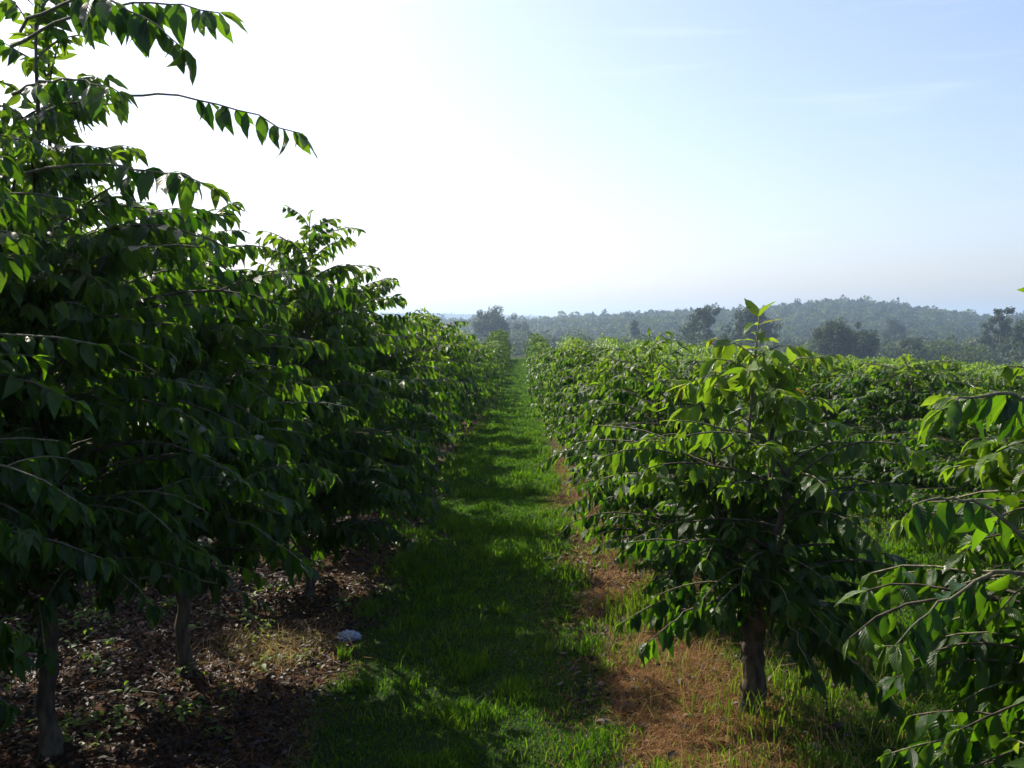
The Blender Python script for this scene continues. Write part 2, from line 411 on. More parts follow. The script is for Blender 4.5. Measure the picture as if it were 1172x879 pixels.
# drooping skirt branches of the same tree
def long_branch(root, p0, p1, sag, start, size, step, droopa, seed, r0=.007, age=.3, label=None, curl=0.0):
    global rng; k_ = rng; rng = np.random.default_rng(seed)
    p0, p1 = np.array(p0, float), np.array(p1, float); s = np.linspace(0, 1, 14)[:, None]
    P = p0 + (p1 - p0) * s + np.array([0, 0, 1.0]) * (sag * 4 * s * (1 - s)) + rng.normal(0, .006, (14, 3))
    b, lv = Geo(), Geo(); tube(b, P, np.linspace(r0, .0022, 14), 6)
    leaf_branch(lv, P, start, HI, size, step, droopa, age, jit=.25, drop=0)
    o = b.build('branch', M_TWIG, root); lv.build('leaves', M_LEAF, o)
    if label: o['label'] = label
    rng = k_
def at(px, py, d):            # a point seen at photo pixel (px, py), d metres ahead
    return np.array([(px - VPX) / F * d, d, EYE + (HOR - py) / F * d])
def rel(root, p): return np.asarray(p) - np.array(root.location)
long_branch(r_c, rel(r_c, at(870, 700, 4.8)), rel(r_c, at(1045, 828, 4.3)), .08, .3, .15, .05, 1.2, 21)
long_branch(r_c, rel(r_c, at(850, 690, 4.8)), rel(r_c, at(742, 742, 4.4)), .06, .25, .14, .05, 1.25, 22)
long_branch(r_c, rel(r_c, at(880, 690, 4.8)), rel(r_c, at(985, 730, 4.6)), .07, .2, .15, .05, 1.2, 23)
long_branch(r_c, rel(r_c, at(870, 690, 4.8)), rel(r_c, at(930, 770, 4.2)), .1, .2, .15, .05, 1.2, 24)

# near right tree
nr = coffee(12, 1.84, .80, 5, .40, HI, .116, .062, .038, 1.0, .10, True, trunk_r=.05, ntrunk=12, top_age=1.0, fork=.4)
r_n = place_hero(1.82, 3.05, nr, 'nearest right coffee tree, its large glossy leaves cut by the right edge of the photo', GR_R1)
long_branch(r_n, rel(r_n, at(1180, 660, 2.8)), rel(r_n, at(1035, 740, 2.7)), .06, .15, .13, .05, 1.25, 31)
long_branch(r_n, rel(r_n, at(1180, 620, 2.8)), rel(r_n, at(1040, 585, 2.8)), .07, .3, .13, .05, 1.1, 32)
long_branch(r_n, rel(r_n, at(1190, 470, 2.8)), rel(r_n, at(1075, 470, 2.6)), .05, .1, .13, .05, 1.0, 33, age=.9)
# young plant in the corner
yp = coffee(13, 1.08, .26, 1, .5, HI, .125, .11, .075, .35, .06, True, trunk_r=.018, ntrunk=8, top_age=1.0, fork=.3, lower_droop=.2)
place_hero(1.30, 2.36, yp, 'young coffee plant with pale bright green leaves low in the right foreground corner', None, 'young_coffee_plant', 'coffee plant')

# left row heroes
def lb(az, hz):   # reach further out over the path for the tall left trees
    return .80 + .26 * abs(math.cos(az)) + .05 * math.cos(az)
tallp = lambda h: (1.0 if h < .35 else max(.44, 1.0 - 1.35 * (h - .4)))
l0 = coffee(20, 3.6, 1.0, 4, .7, HI, .118, .075, .042, .9, .07, True, trunk_r=.034, ntrunk=12, top_age=.5, fork=.5, sub=True, prof=tallp, thin=.42, maxb=95, eup=(.25, 1.15), lower_droop=.5)
r0 = place_hero(-2.45, 3.05, l0, 'tall coffee tree cut by the left edge, its dark leaves filling the upper left corner', GR_L1)
l1 = coffee(21, 3.2, .92, 4, .66, HI, .118, .075, .040, .9, .06, True, trunk_r=.036, ntrunk=12, top_age=.6, fork=.7, sub=True, azbias=lb, prof=tallp, thin=.42, maxb=95, eup=(.25, 1.15), lower_droop=.5)
r1 = place_hero(-2.08, 4.3, l1, 'tall dark coffee tree at left with one thin branch reaching out against white sky', GR_L1)
l2 = coffee(22, 2.3, .86, 4, .55, HI, .118, .075, .040, .95, .07, True, trunk_r=.034, ntrunk=12, top_age=.6, fork=.5, sub=True, azbias=lb, maxb=95, eup=(.25, 1.15), lower_droop=.5)
r2 = place_hero(-1.78, 5.3, l2, 'dark coffee tree with a leaning bare trunk, second whole trunk from the left', GR_L1)
l3 = coffee(23, 2.52, .88, 4, .28, HI, .115, .08, .042, 1.0, .06, True, trunk_r=.032, ntrunk=10, top_age=.8, fork=.45, sub=True, azbias=lb, maxb=95, eup=(.25, 1.15), lower_droop=.5,
            prof=lambda h: (.8 + .3 * h) if h < .4 else (.92 - 1.1 * (h - .4) if h < .72 else .55))
r3 = place_hero(-1.5, 6.95, l3, 'coffee tree with a round leafy top just right of the tall dark trees', GR_L1)
l4 = coffee(24, 2.2, 1.0, 4, .25, HI, .115, .08, .042, 1.0, .09, True, trunk_r=.032, ntrunk=10, top_age=.8, fork=.4, sub=True, azbias=lb, maxb=95, eup=(.25, 1.15), lower_droop=.5)
r4 = place_hero(-1.45, 8.6, l4, 'coffee tree with arching top twigs next behind the round topped tree left of the path', GR_L1)
# feature branches against the sky
LBL = 'long bare twig ending in a row of hanging leaves against the white sky'
long_branch(r1, rel(r1, at(60, 130, 3.9)), rel(r1, at(348, 158, 3.5)), .10, .62, .115, .042, 1.15, 41, .006, .5, LBL)
long_branch(r1, rel(r1, at(20, 60, 3.9)), rel(r1, at(255, 22, 3.6)), .09, .35, .15, .04, 1.15, 42, .007, .5)
long_branch(r1, rel(r1, at(30, 40, 3.8)), rel(r1, at(215, 60, 3.5)), .14, .3, .15, .04, 1.15, 43, .007, .5)
long_branch(r1, rel(r1, at(30, 200, 3.9)), rel(r1, at(245, 215, 3.5)), .05, .5, .14, .06, .5, 44, .007, .5)
long_branch(r1, rel(r1, at(20, 110, 3.9)), rel(r1, at(140, 110, 3.6)), .05, .2, .14, .05, .9, 46, .007, .5)
long_branch(r2, rel(r2, at(190, 600, 5.2)), rel(r2, at(345, 650, 4.5)), .10, .3, .15, .055, 1.0, 49, .008, .2)

# shared trees for the rest of the rows
def shared(seed, **k):
    gq = coffee(seed, **k)
    return gq['trunk'].mesh('trunk', M_BARK), gq['crown'].mesh('crown', M_LEAF), k['H']
MID = [shared(100 + i, H=1.7, R=.78, stems=3, low=.28, temps=MD, size=.115, node=.07, step=.043, droopa=[1.1, .7, 1.0, .8, 1.2][i], lean=.12, trunk_r=.045, sub=(i % 2 == 0), ntrunk=7, fork=.3) for i in range(5)]
FARV = [shared(200 + i, H=1.7, R=.82, stems=3, low=.22, temps=LO, size=.155, node=.11, step=.07, droopa=.85, lean=.13, trunk_r=.045, sub=True, ntrunk=5, twig_n=3, fork=.3) for i in range(5)]
count = 0
def place(x, y, h, w, label, group, rz=None):
    global count
    near = math.hypot(x, y) < 19
    tm, cm, H0 = (MID if near else FARV)[int(rng.integers(0, 5))]
    r = tag(empty('coffee_tree', (x, y, float(terrain(x, y)) - .02), rng.uniform(0, 2 * PI)), label, 'coffee tree', group)
    k = h / H0; r.scale = (w * k ** .4, w * k ** .4, k)
    for nme, me in (('trunk', tm), ('crown', cm)):
        o = bpy.data.objects.new(nme, me); COL.objects.link(o); o.parent = r
    count += 1
ORD = 'zeroth first second third fourth fifth sixth seventh eighth ninth tenth eleventh twelfth'.split()
DIST = [(16, 'about ten to fifteen metres along'), (24, 'about twenty metres along'), (34, 'about thirty metres along'), (46, 'about forty metres along'), (60, 'near fifty metres along'), (99, 'at the far end')]
def label(side, row, n, y):
    rn = ORD[row]
    if n <= 9: return f'coffee tree in the {rn} row {side} of the path, {ORD[n]} from the camera'
    for lim, t in DIST:
        if y < lim: return f'coffee tree in the {rn} row {side} of the path, {t}'
def grp(side, row): return f'coffee trees in the {ORD[row]} row {side} of the grass path'

for row, X, y0, yend, side in [(1, ROW0, 6.7, 74, 'right'), (1, ROW0 - SP, 10.2, 76, 'left')]:
    y = y0; n = 2 if side == 'right' else 5
    while y < yend:
        n += 1
        end = y > 66
        h = 1.60 if side == 'right' else 1.85
        if side == 'left' and y < 19: h = 2.25 - .02 * (y - 10)
        if side == 'left' and y > 20: h = 1.8
        h *= rng.uniform(.86, 1.12)
        if end: h *= 1.12
        lx = (.06 if y > 14 else (.1 if side == 'left' else -.02))
        place(X + lx * (1 if side == 'left' else -.5) + rng.normal(0, .05), y, h, (1.18 if y < 20 else 1.05) if side == 'left' else 1.0, label(side, row, n, y), grp(side, row))
        y += (rng.uniform(1.6, 1.95) if side == 'right' else rng.uniform(1.65, 2.35)) if y < 40 else rng.uniform(2.0, 2.4)
rest = []
for row in range(2, 22):
    X = ROW0 + SP * (row - 1); n = 0
    y = max(2.0, X / .60) + rng.uniform(0, 1.5)
    if row == 2: y = 4.6
    while y < 82:
        h = 1.42 * rng.uniform(.85, 1.08) * (1.3 if (y > 66 and row < 7) else 1)
        n += 1
        lim = 46 - row * .9
        if row <= 12 and y < lim and (X / y) > -.1:
            place(X + rng.normal(0, .08), y, h * (1.1 if row == 2 else 1), 1.32 if row == 2 else 1.15, label('right', row, n, y), grp('right', row))
        else: rest.append((X + rng.normal(0, .1), y, h))
        y += rng.uniform(1.7, 2.1)
for row in (2, 3, 4):
    X = ROW0 - SP * row; y = 2.5 + rng.uniform(0, 1.5); n = 0
    while y < 82:
        n += 1; h = (3.0 if y < 14 else 2.1) * rng.uniform(.9, 1.1)
        if (row == 2 and y < 22) or (row == 3 and y < 14): place(X, y, h, 1.2, label('left', row, n, y), grp('left', row))
        else: rest.append((X + rng.normal(0, .1), y, h if row < 3 else h * .95))
        y += rng.uniform(1.7, 2.1)
for yb in np.arange(-9, 1.6, 1.8):  # rows carried on unseen behind the camera, added to block sky light
    for X in (ROW0 - SP, ROW0, ROW0 - 2 * SP, ROW0 + SP): rest.append((X - (.5 if X < 0 else -.5), float(yb), 2.6 if X < 0 else 1.8))
print('individual shared trees', count, 'rest', len(rest))
# the rest of the field and the unseen rows behind the camera as one mass
g = Geo(); rg = rng
for (x, y, h) in rest:
    K = 420 if y < 55 else 280
    z0 = float(terrain(x, y))
    u = nrm(rng.normal(0, 1, (K, 3))); rad = rng.uniform(.55, 1.05, K)[:, None]
    # lumpy: a few lobes
    lob = nrm(rng.normal(0, 1, (7, 3))); lum = 1 + .22 * np.max(u @ lob.T, axis=1, keepdims=True) ** 6 - .1
    p = u * rad * lum * np.array([.95, .98, h * .46]) + np.array([x, y, z0 + h * .52])
    ax = nrm(u * np.array([1, 1, .2]) + rng.normal(0, .45, (K, 3)) - np.array([0, 0, .7]))
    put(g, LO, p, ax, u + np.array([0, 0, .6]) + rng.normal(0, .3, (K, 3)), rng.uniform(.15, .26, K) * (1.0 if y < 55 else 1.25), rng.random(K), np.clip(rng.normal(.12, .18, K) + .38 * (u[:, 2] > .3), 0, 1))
tag(g.build('coffee_field', M_LEAF), 'distant mass of low green coffee bushes below the wooded hills, plus unseen rows behind camera', 'coffee bushes', kind='stuff')

# ------------------------------------------------------------------ grass, litter, dead grass
def grassiness(x, y):
    row = np.abs(((x - ROW0 + .16 + SP / 2) % SP) - SP / 2)
    n_ = fbm(x, y, .55, 3, 2) - .5
    gr = np.maximum(sstep(.30, .58, row + n_ * .7) * (1 - .92 * sstep(.42, .58, x + n_ * .25) * sstep(1.08, .92, x + n_ * .3) * (y < 16)), np.where(x > 2.5, .75, 0))
    gr = np.maximum(gr, np.where(x > 2.5, .55, .30) * sstep(.5, .65, fbm(x, y, .35, 2, 71)))
    return np.where(x < -.35, sstep(-1.2, -.85, x + n_ * .6), gr)
def blades(g, x, y, hgt, wid, lean, rnd, age):
    K = len(x); z = terrain(x, y) - .004
    a = rng.uniform(0, 2 * PI, K); d = np.stack([np.cos(a), np.sin(a), np.zeros(K)], -1)
    b = rng.uniform(0, 2 * PI, K); s = np.stack([np.cos(b), np.sin(b), np.zeros(K)], -1) * wid[:, None] / 2
    p0 = np.stack([x, y, z], -1); up = np.array([0, 0, 1.0])
    p1 = p0 + up * (hgt * .55)[:, None] + d * (hgt * lean * .3)[:, None]
    p2 = p0 + up * (hgt * (1 - .25 * lean))[:, None] + d * (hgt * lean)[:, None]
    V = np.stack([p0 - s, p0 + s, p1 - s * .85, p1 + s * .85, p2], 1).reshape(-1, 3)
    T = (np.array([[0, 1, 3], [0, 3, 2], [2, 3, 4]])[None] + (np.arange(K) * 5)[:, None, None]).reshape(-1, 3)
    g.add(V, T, np.repeat(rnd, 5), np.repeat(age, 5))
def scatter(xr, yr, n):
    return rng.uniform(*xr, n), rng.uniform(*yr, n)
g = Geo()
for xr, yr, n, hh, ww in [((-2.2, 2.4), (3.0, 6.5), 85000, .048, .0055), ((1.6, 4.6), (4.2, 9), 50000, .06, .0075), ((-2.0, 1.6), (6.5, 12), 80000, .055, .0085),
                          ((-1.6, 1.2), (12, 24), 70000, .06, .014), ((-1.5, 1.2), (24, 76), 60000, .07, .032), ((3, 7.5), (6, 20), 45000, .08, .014), ((1.5, 3.5), (9, 20), 22000, .08, .014), ((1.5, 14), (20, 76), 40000, .09, .04)]:
    x, y = scatter(xr, yr, n)
    gm = grassiness(x, y); k = rng.random(n) < gm; x, y = x[k], y[k]; gm = gm[k]
    cl = fbm(x, y, .32, 2, 20); tall = sstep(.55, .8, cl)
    wheel = fbm(x, y, .9, 2, 33)
    h = hh * (.45 + .9 * rng.random(len(x))) * (.6 + 1.5 * tall) * (.7 + .5 * wheel)
    age = np.clip(.16 * rng.random(len(x)) + .5 * (rng.random(len(x)) < .06) + .35 * (1 - gm), 0, 1)
    blades(g, x, y, h, ww * rng.uniform(.7, 1.3, len(x)), rng.uniform(.1, .9, len(x)), np.clip(rng.random(len(x)) * .7 + .3 * tall, 0, 1), age)
# taller tufts
for k in range(520):
    x0, y0 = rng.uniform(-1.35, 2.9), rng.uniform(3.2, 10)
    gg = float(grassiness(x0, y0)); edge = gg * (1 - gg) * 4
    if rng.random() > .25 * gg + .5 * edge and not (.75 < x0 < 1.9 and rng.random() < .35): continue
    n = int(rng.integers(14, 50)); r = rng.uniform(.02, .09)
    x = x0 + rng.normal(0, r, n); y = y0 + rng.normal(0, r, n)
    blades(g, x, y, rng.uniform(.05, .13, n), np.full(n, .006), rng.uniform(.2, .9, n), rng.random(n), np.clip(rng.normal(.25, .2, n), 0, 1))
for (px, py, n, r, hm) in [(738, 702, 260, .10, .2), (755, 712, 200, .08, .22), (485, 640, 260, .13, .16), (470, 655, 150, .1, .14), (885, 840, 150, .16, .22), (910, 800, 160, .16, .2)]:
    d = EYE * F / (py - HOR); X = (px - VPX) / F * d
    x = X + rng.normal(0, r, n); y = d + rng.normal(0, r, n)
    blades(g, x, y, rng.uniform(.5, 1, n) * hm, np.full(n, .0055), rng.uniform(.1, .6, n), rng.random(n), np.clip(rng.normal(.4 if px > 700 else .2, .2, n), 0, 1))
tag(g.build('grass', M_GRASS), 'short green grass with taller tufts growing along the lanes between the coffee rows', 'grass', kind='stuff')

# dead reddish grass beside the first right row
g = Geo()
for xr, yr, n, hh, ww in [((.1, 2.0), (3.0, 7), 120000, .06, .0036), ((.1, 2.0), (7, 15), 35000, .06, .007), ((-1.6, -.8), (4, 14), 12000, .05, .005), ((2.9, 4.8), (5, 16), 5000, .06, .008)]:
    x, y = scatter(xr, yr, n)
    gm = grassiness(x, y); k = (rng.random(n) < (1 - gm) * .9 + .04) & (rng.random(n) < sstep(.12, .4, fbm(x, y, .5, 2, 50))); x, y = x[k], y[k]
    m = len(x)
    blades(g, x, y, hh * rng.uniform(.25, 1.1, m), ww * rng.uniform(.7, 1.3, m), rng.uniform(.6, 2.6, m), rng.random(m), np.clip(rng.normal(.15, .2, m) + .6 * (rng.random(m) < .08), 0, 1))
# long dry stalks
for k in range(260):
    x0, y0 = rng.uniform(.6, 2.0), rng.uniform(3.2, 6.5)
    n = int(rng.integers(2, 6)); blades(g, x0 + rng.normal(0, .03, n), y0 + rng.normal(0, .03, n), rng.uniform(.1, .26, n), np.full(n, .003), rng.uniform(.2, 1.3, n), rng.random(n), rng.uniform(.5, 1, n))
# dry heap at left
for (px, py, n, r) in [(322, 765, 260, .13), (345, 745, 200, .12), (300, 752, 130, .14), (265, 745, 120, .14)]:
    d = EYE * F / (py - HOR); X = (px - VPX) / F * d
    blades(g, X + rng.normal(0, r, n), d + rng.normal(0, r, n), rng.uniform(.04, .13, n), np.full(n, .0035), rng.uniform(.8, 2.6, n), rng.random(n), rng.uniform(.3, 1, n))
tag(g.build('dry_grass', M_DRY), 'dead reddish brown grass along the foot of the coffee rows', 'dry grass', kind='stuff')

# leaf litter
g = Geo()
for xr, yr, n, sz in [((-3.6, -.75), (3.0, 7.5), 26000, (.018, .055)), ((-3, -.7), (7.5, 14), 7000, (.05, .1)), ((.2, 1.9), (3.2, 9), 5200, (.02, .07)), ((-.9, .6), (3.2, 8), 160, (.02, .05))]:
    x, y = scatter(xr, yr, n)
    k = rng.random(n) < sstep(-.72, -1.12, x + (fbm(x, y, .4, 2, 61) - .5) * .5) + .5 * (x > .3) + .5 * ((x > -.75) & (x < .6)); x, y = x[k], y[k]; m = len(x)
    z = terrain(x, y) + rng.uniform(.002, .03, m)
    a = rng.uniform(0, 2 * PI, m); ax = np.stack([np.cos(a), np.sin(a), rng.normal(0, .35, m)], -1)
    put(g, HI, np.stack([x, y, z], -1), ax, np.array([0, 0, 1.]) + rng.normal(0, .45, (m, 3)), rng.uniform(*sz, m), rng.random(m) ** 1.5, (rng.random(m) < .10) * rng.random(m), 1.1)
# twigs in the litter
for k in range(220):
    x, y = rng.uniform(-3.2, -.9), rng.uniform(3.2, 9); a = rng.uniform(0, 2 * PI); l = rng.uniform(.08, .35)
    t = np.linspace(-.5, .5, 5); P = np.stack([x + np.cos(a) * l * t, y + np.sin(a) * l * t + rng.normal(0, .006, 5), np.zeros(5)], -1); P[:, 2] = terrain(P[:, 0], P[:, 1]) + .02 + rng.normal(0, .004, 5)
    tube(g, P, rng.uniform(.0015, .004), 4, rnd=rng.random())
tag(g.build('leaf_litter', M_LIT), 'dark layer of fallen brown leaves and twigs under the left coffee row', 'leaf litter', kind='stuff')

# small weeds
g = Geo()
for k in range(110):
    x0, y0 = rng.uniform(-3.4, -1.2), rng.uniform(4.3, 7.5)
    if k > 70: x0, y0 = rng.uniform(-3.8, -2.4), rng.uniform(5.4, 8)
    m = int(rng.integers(5, 14)); x = x0 + rng.normal(0, .035, m); y = y0 + rng.normal(0, .035, m)
    z = terrain(x, y) + rng.uniform(.02, .09, m); a = rng.uniform(0, 2 * PI, m)
    put(g, MD, np.stack([x, y, z], -1), np.stack([np.cos(a), np.sin(a), rng.uniform(-.2, .5, m)], -1), np.array([0, 0, 1.]) + rng.normal(0, .2, (m, 3)), rng.uniform(.03, .06, m), rng.random(m), rng.random(m) * .7, 1.5)
tag(g.build('weeds', M_WEED), 'small bright green seedlings scattered over the leaf litter at left', 'weeds', kind='stuff')

# ------------------------------------------------------------------ small loose things
def lump(name, x, y, size, mat, seed, sub=3, rough=.3, sink=.3, crumple=False):
    import bmesh
    bm = bmesh.new(); bmesh.ops.create_icosphere(bm, subdivisions=sub, radius=1)
    r = np.random.default_rng(seed); dirs = nrm(r.normal(0, 1, (14, 3))); amp = r.normal(0, 1, 14)
    for v in bm.verts:
        d = np.array(v.co); f = 1 + rough * float(np.sum(amp * np.maximum(0, dirs @ d) ** (3 if not crumple else 9))) * .35
        if crumple: f += .25 * math.sin(d[0] * 11 + seed) * math.sin(d[1] * 9) * math.cos(d[2] * 12)
        v.co = tuple(d * f * np.array(size))
    me = bpy.data.meshes.new(name); bm.to_mesh(me); bm.free(); me.materials.append(mat)
    if not crumple: me.polygons.foreach_set('use_smooth', [True] * len(me.polygons))
    o = bpy.data.objects.new(name, me); COL.objects.link(o)
    o.location = (x, y, float(terrain(x, y)) + size[2] * (1 - sink)); return o
def gp(px, py):
    d = EYE * F / (py - HOR); return (px - VPX) / F * d, d
x, y = gp(396, 742); tag(lump('plastic_scrap', x, y, (.07, .045, .035), M_SCRAP, 4, 4, .5, .35, True), 'crumpled pale bluish white plastic scrap at the left edge of the grass path', 'litter')
x, y = gp(940, 868); tag(lump('stone', x, y, (.036, .03, .042), M_STONE, 6, 3, 1.1, .4), 'small upright pinkish stone in dry grass below the forked coffee tree', 'stone', 'stones by the grass path')
x, y = gp(693, 832); tag(lump('stone', x, y, (.05, .035, .016), M_STONE, 8, 3, 1.2, .6), 'flat reddish clod of stone at the right edge of the grass path', 'stone', 'stones by the grass path')
g = Geo(); x, y = gp(790, 824); t = np.linspace(-.5, .5, 7)
P = np.stack([t * .17, t * .06 + .006 * np.sin(t * 14), -.004 + .003 * np.cos(t * 9)], -1); tube(g, P, np.array([.010, .015, .013, .017, .014, .016, .008]), 9, .3)
o = g.build('wood_chunk', M_DEADWOOD); o.location = (x, y, float(terrain(x, y)) + .012); tag(o, 'short weathered piece of dead wood lying left of the forked trunk', 'wood')

# ------------------------------------------------------------------ far trees
def crown_tree(base, H, W, seed, style, label, group=None, cat='tree'):
    global rng; k_ = rng; rng = np.random.default_rng(seed)
    root = tag(empty({'gum': 'eucalyptus_tree', 'airy': 'eucalyptus_tree', 'cone': 'pine_tree'}.get(style, 'broadleaf_tree'), base), label, cat, group)
    tr, cr = Geo(), Geo(); th = H * (.5 if style != 'cone' else .95)
    P = np.stack([np.cumsum(rng.normal(0, H * .008, 8)), np.cumsum(rng.normal(0, H * .008, 8)), np.linspace(-1, th, 8)], -1)
    tube(tr, P, np.linspace(H * .022, H * .012 if style != 'cone' else .05, 8), 8, .05)
    root_t = tr.build('trunk', M_EUC, root)
    cl = []
    if style == 'cone':
        for i in range(60):
            t = rng.random() ** .8; a = rng.uniform(0, 2 * PI); r = W / 2 * (1 - t) * rng.uniform(.5, 1) + .2
            cl.append((np.array([math.cos(a) * r, math.sin(a) * r, H * (.15 + .83 * t)]), W * .12))
    else:
        nl = 9 if style == 'airy' else 13
        for i in range(nl):
            a = i * 2.4 + rng.normal(0, .3); k = rng.uniform(.45, 1); s = P[-1] * k + P[0] * (1 - k)
            f = i / nl
            tip = np.array([math.cos(a) * W * .42 * rng.uniform(.3, 1) * (1.1 - .5 * f), math.sin(a) * W * .42 * rng.uniform(.3, 1) * (1.1 - .5 * f), H * (.55 + .34 * f + rng.normal(0, .02))])
            Q = s + (tip - s) * np.linspace(0, 1, 6)[:, None]; Q[1:-1] += rng.normal(0, H * .01, (4, 3)); 
            lg = Geo(); tube(lg, Q, np.linspace(H * .009, H * .003, 6), 5); lg.build('limb', M_EUC, root)
            for q in range(3 if style == 'airy' else 5):
                cl.append((tip + rng.normal(0, W * (.07 if style == 'airy' else .11), 3) * np.array([1, 1, .8]), W * rng.uniform(.06, .1) if style == 'airy' else W * rng.uniform(.08, .15)))
        if style == 'dense':
            for i in range(40):
                u = nrm(rng.normal(0, 1, 3)) * rng.uniform(.6, 1.05); cl.append((np.array([0, 0, H * .55]) + u * np.array([W * .40, W * .40, H * .34]), W * rng.uniform(.08, .13)))
    if style == 'gum':
        for i in range(46):
            u = nrm(rng.normal(0, 1, 3)); u[2] = abs(u[2]) - .25
            cl.append((np.array([0, 0, H * .62]) + u * np.array([W * .40, W * .40, H * .30]) * rng.uniform(.7, 1.05), W * rng.uniform(.07, .12)))
    if style == 'airy':
        for i in range(30):
            u = nrm(rng.normal(0, 1, 3)); cl.append((np.array([0, 0, H * .62]) + u * np.array([W * .36, W * .36, H * .30]) * rng.uniform(.4, 1.0), W * rng.uniform(.06, .10)))
    n = 110 if style != 'airy' else 90
    for c, r in cl:
        u = nrm(rng.normal(0, 1, (n, 3))); p = c + u * r * rng.uniform(.4, 1.1, (n, 1)) * np.array([1, 1, .8])
        put(cr, LO, p, u + rng.normal(0, .6, (n, 3)), u + np.array([0, 0, .5]) + rng.normal(0, .4, (n, 3)), rng.uniform(.35, .75, n) * (H / 24) ** .5, rng.random(n), rng.random(n) * .3, 1.3)
    cr.build('crown', M_FAR, root); rng = k_
def far(px, top, d, wpx, style, seed, label, group=None):
    x = (px - VPX) / F * d; z0 = float(terrain(x, d)); zt = EYE + (HOR - top) / F * d
    crown_tree((x, d, z0), zt - z0, wpx / F * d * 1.05, seed, style, label, group)
GF = 'tall trees standing beyond the coffee field'
far(563, 346, 330, 44, 'gum', 1, 'big round crowned tree straight beyond the end of the grass path, hazy grey', GF)
far(804, 334, 260, 44, 'airy', 2, 'knobbly tree with separate round leaf clumps left of the dense dark tree on the skyline', GF)
far(861, 339, 250, 44, 'gum', 3, 'dense dark tree directly behind the thin shoot of the forked coffee tree', GF)
far(954, 357, 220, 44, 'dense', 4, 'broad dark rounded tree in front of the wooded hill right of centre', GF)
far(984, 371, 225, 40, 'dense', 5, 'lower dark tree joined to the right side of the broad rounded one', GF)
far(1141, 345, 260, 42, 'airy', 6, 'airy open crowned tree on the skyline near the right edge', GF)
far(1172, 357, 240, 40, 'dense', 7, 'dark tree cut by the right edge of the photo beside the airy crowned tree', GF)
far(1022, 361, 420, 26, 'gum', 8, 'slim hazy tree in front of the wooded hill, right of the broad dark tree', GF)
far(726, 367, 340, 24, 'cone', 9, 'small hazy conical tree beyond the field, left of the knobbly tree', GF)
far(483, 362, 300, 34, 'gum', 10, 'hazy tree half hidden behind the left coffee row, left of the big round crowned tree', GF)
far(598, 366, 420, 26, 'gum', 11, 'smaller hazy tree just right of the big round crowned tree', GF)
far(1040, 380, 240, 26, 'dense', 12, 'low grey green bushy tree at the field edge below the wooded hill', GF)

# forest mass
g = Geo()
def woods(nT, d0, d1, K, s0, pw):
    d = d0 + (d1 - d0) * rng.random(nT) ** pw; px = rng.uniform(330, 1330, nT)
    x = (px - VPX) / F * d; z = terrain(x, d)
    stand = fbm(x, d, 90, 2, 44)
    ht = rng.uniform(8, 15, nT) * (.7 + .6 * stand) * np.where(rng.random(nT) < .05, 1.25, 1); w = ht * rng.uniform(.20, .36, nT)
    nl = 5; lob = nrm(rng.normal(0, 1, (nT, nl, 3))) * rng.uniform(.35, .65, (nT, nl, 1))     # each crown a few clumps
    pick = rng.integers(0, nl, (nT, K)); u = nrm(rng.normal(0, 1, (nT, K, 3)))
    q = np.take_along_axis(lob, np.repeat(pick[..., None], 3, 2), 1) + u * rng.uniform(.25, .48, (nT, K, 1))
    p = np.stack([x, d, z + ht * .66], -1)[:, None] + q * np.stack([w, w, ht * .34], -1)[:, None]
    p = p.reshape(-1, 3); uu = nrm(q.reshape(-1, 3) + .6 * u.reshape(-1, 3)); n = len(p)
    size = np.repeat(s0 * d, K) * rng.uniform(.7, 1.3, n)
    ax = nrm(uu + rng.normal(0, .6, (n, 3))); no = uu + rng.normal(0, .4, (n, 3)) + np.array([0, 0, .5])
    no = nrm(no - ax * (ax * no).sum(-1, keepdims=True)); sd = np.cross(ax, no)
    V = np.stack([p - sd * size[:, None] * .5, p + sd * size[:, None] * .5, p + ax * size[:, None]], 1).reshape(-1, 3)
    g.add(V, np.arange(len(V)).reshape(-1, 3), np.repeat(np.clip(np.repeat(rng.random(nT), K) * .75 + .25 * rng.random(n), 0, 1), 3), np.repeat(np.repeat(rng.random(nT) ** 2, K) * .7, 3))
    b = np.stack([x, d, z], -1); o = 0 * ht
    V = np.stack([b + [-.25, 0, 0], b + [.25, 0, 0], b + np.stack([o, o, ht * .8], -1), b + [0, .4, 0]], 1).reshape(-1, 3)
    T = (np.array([[0, 1, 2], [1, 3, 2], [3, 0, 2]])[None] + (np.arange(nT) * 4)[:, None, None]).reshape(-1, 3)
    g.add(V, T, .9, .3)
woods(2200, 215, 420, 300, .0026, .8)
woods(11000, 400, 930, 110, .0022, .8)
# far ridge woods
nR = 60000
d = rng.uniform(2000, 2900, nR); px = rng.uniform(200, 1400, nR); x = (px - VPX) / F * d; z = terrain(x, d)
p = np.stack([x, d, z + rng.uniform(1, 9, nR)], -1); ax = nrm(rng.normal(0, 1, (nR, 3))); sd = nrm(np.cross(ax, rng.normal(0, 1, (nR, 3)))); s = rng.uniform(4, 8, nR)[:, None]
V = np.stack([p - sd * s * .6, p + sd * s * .6, p + ax * s], 1).reshape(-1, 3)
g.add(V, np.arange(len(V)).reshape(-1, 3), np.repeat(rng.random(nR), 3), .1)
tag(g.build('forest', M_FAR), 'hazy forest covering the valley and the hills behind the coffee field', 'forest', kind='stuff')

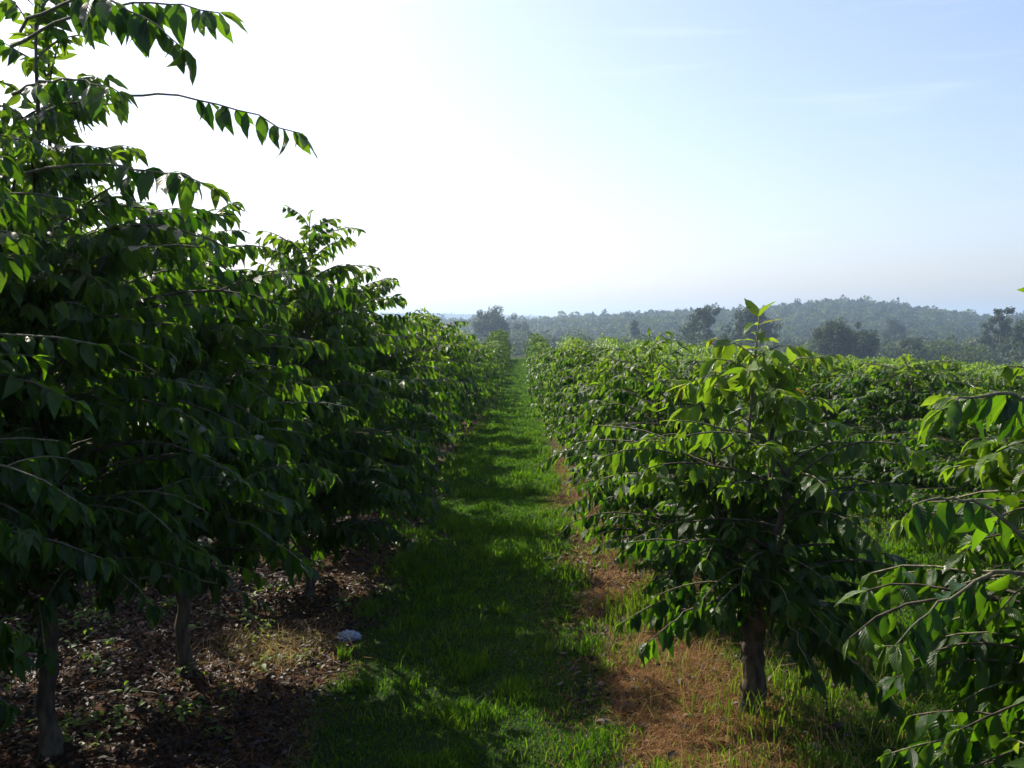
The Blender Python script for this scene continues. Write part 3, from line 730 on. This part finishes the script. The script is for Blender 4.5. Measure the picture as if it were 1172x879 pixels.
# ------------------------------------------------------------------ haze
m, nt, out = newmat('haze'); pv = N(nt, 'VolumePrincipled')
pv.inputs['Color'].default_value = (.60, .79, 1.0, 1); pv.inputs['Density'].default_value = .00042; pv.inputs['Anisotropy'].default_value = .45
L(nt, pv.outputs[0], out.inputs['Volume'])
bpy.ops.mesh.primitive_cube_add(size=1); hz = bpy.context.object; hz.name = 'haze'
hz.scale = (5400, 4600, 100); hz.location = (0, 2150, 15); hz.data.materials.append(m)
tag(hz, 'thin bright morning haze fading the far forest and hills to blue', 'haze', kind='stuff')

# ------------------------------------------------------------------ world and sun
w = bpy.data.worlds.new('World'); S.world = w; w.use_nodes = True; nt = w.node_tree; nt.nodes.clear()
sky = N(nt, 'TexSky', sky_type='NISHITA'); sky.sun_disc = False
sky.sun_elevation = math.radians(SUN_EL); sky.sun_rotation = math.radians(SUN_AZ); sky.air_density = 1.0; sky.dust_density = 2.2; sky.ozone_density = 3.0; sky.altitude = 200
bg = N(nt, 'Background'); bg.inputs[1].default_value = .138
tc = N(nt, 'TexCoord'); mp = N(nt, 'Mapping'); mp.inputs['Rotation'].default_value = (0, math.radians(-8), 0); mp.inputs['Scale'].default_value = (6, 6, 60); mp.inputs['Location'].default_value = (1.7, .4, .35); L(nt, tc.outputs['Generated'], mp.inputs[0])
no = N(nt, 'TexNoise'); no.inputs['Scale'].default_value = .8; no.inputs['Detail'].default_value = 5; L(nt, mp.outputs[0], no.inputs[0])
cm = math_(nt, 'MULTIPLY', ramp(nt, no.outputs[0], .55, .85), .10)
tn = N(nt, 'Mix', data_type='RGBA', blend_type='MULTIPLY'); tn.inputs[0].default_value = 1; tn.inputs[7].default_value = (1.06, .965, 1.0, 1)
L(nt, sky.outputs[0], tn.inputs[6])
L(nt, mixc(nt, cm, tn.outputs[2], (9.5, 9.8, 10.2)), bg.inputs[0])
wo = N(nt, 'OutputWorld'); L(nt, bg.outputs[0], wo.inputs[0])
sl = bpy.data.lights.new('sun', 'SUN'); sl.energy = 5.0; sl.use_shadow = True; sl.angle = math.radians(.55); sl.color = (1, .93, .8)
so = bpy.data.objects.new('sun', sl); COL.objects.link(so)
import mathutils
az, el = math.radians(SUN_AZ), math.radians(SUN_EL)
sd = mathutils.Vector((math.sin(az) * math.cos(el), math.cos(az) * math.cos(el), math.sin(el)))
so.rotation_euler = sd.to_track_quat('Z', 'Y').to_euler(); so.location = (0, 0, 60)

# ------------------------------------------------------------------ camera
cd = bpy.data.cameras.new('camera'); cd.sensor_width = 36; cd.lens = F / 1172 * 36; cd.clip_end = 6000; cd.clip_start = .05
co = bpy.data.objects.new('camera', cd); COL.objects.link(co)
co.location = (0, 0, EYE); co.rotation_euler = (PI / 2 - math.atan((439.5 - HOR) / F), 0, math.atan((VPX - 586) / F)); S.camera = co

S.render.engine = 'CYCLES'
c = S.cycles; c.max_bounces = 7; c.diffuse_bounces = 3; c.glossy_bounces = 2; c.transmission_bounces = 5; c.volume_bounces = 1; c.transparent_max_bounces = 8
c.use_denoising = True; c.sample_clamp_indirect = 4
S.view_settings.view_transform = 'Standard'; S.view_settings.look = 'None'; S.view_settings.gamma = 1; S.view_settings.exposure = 0.62
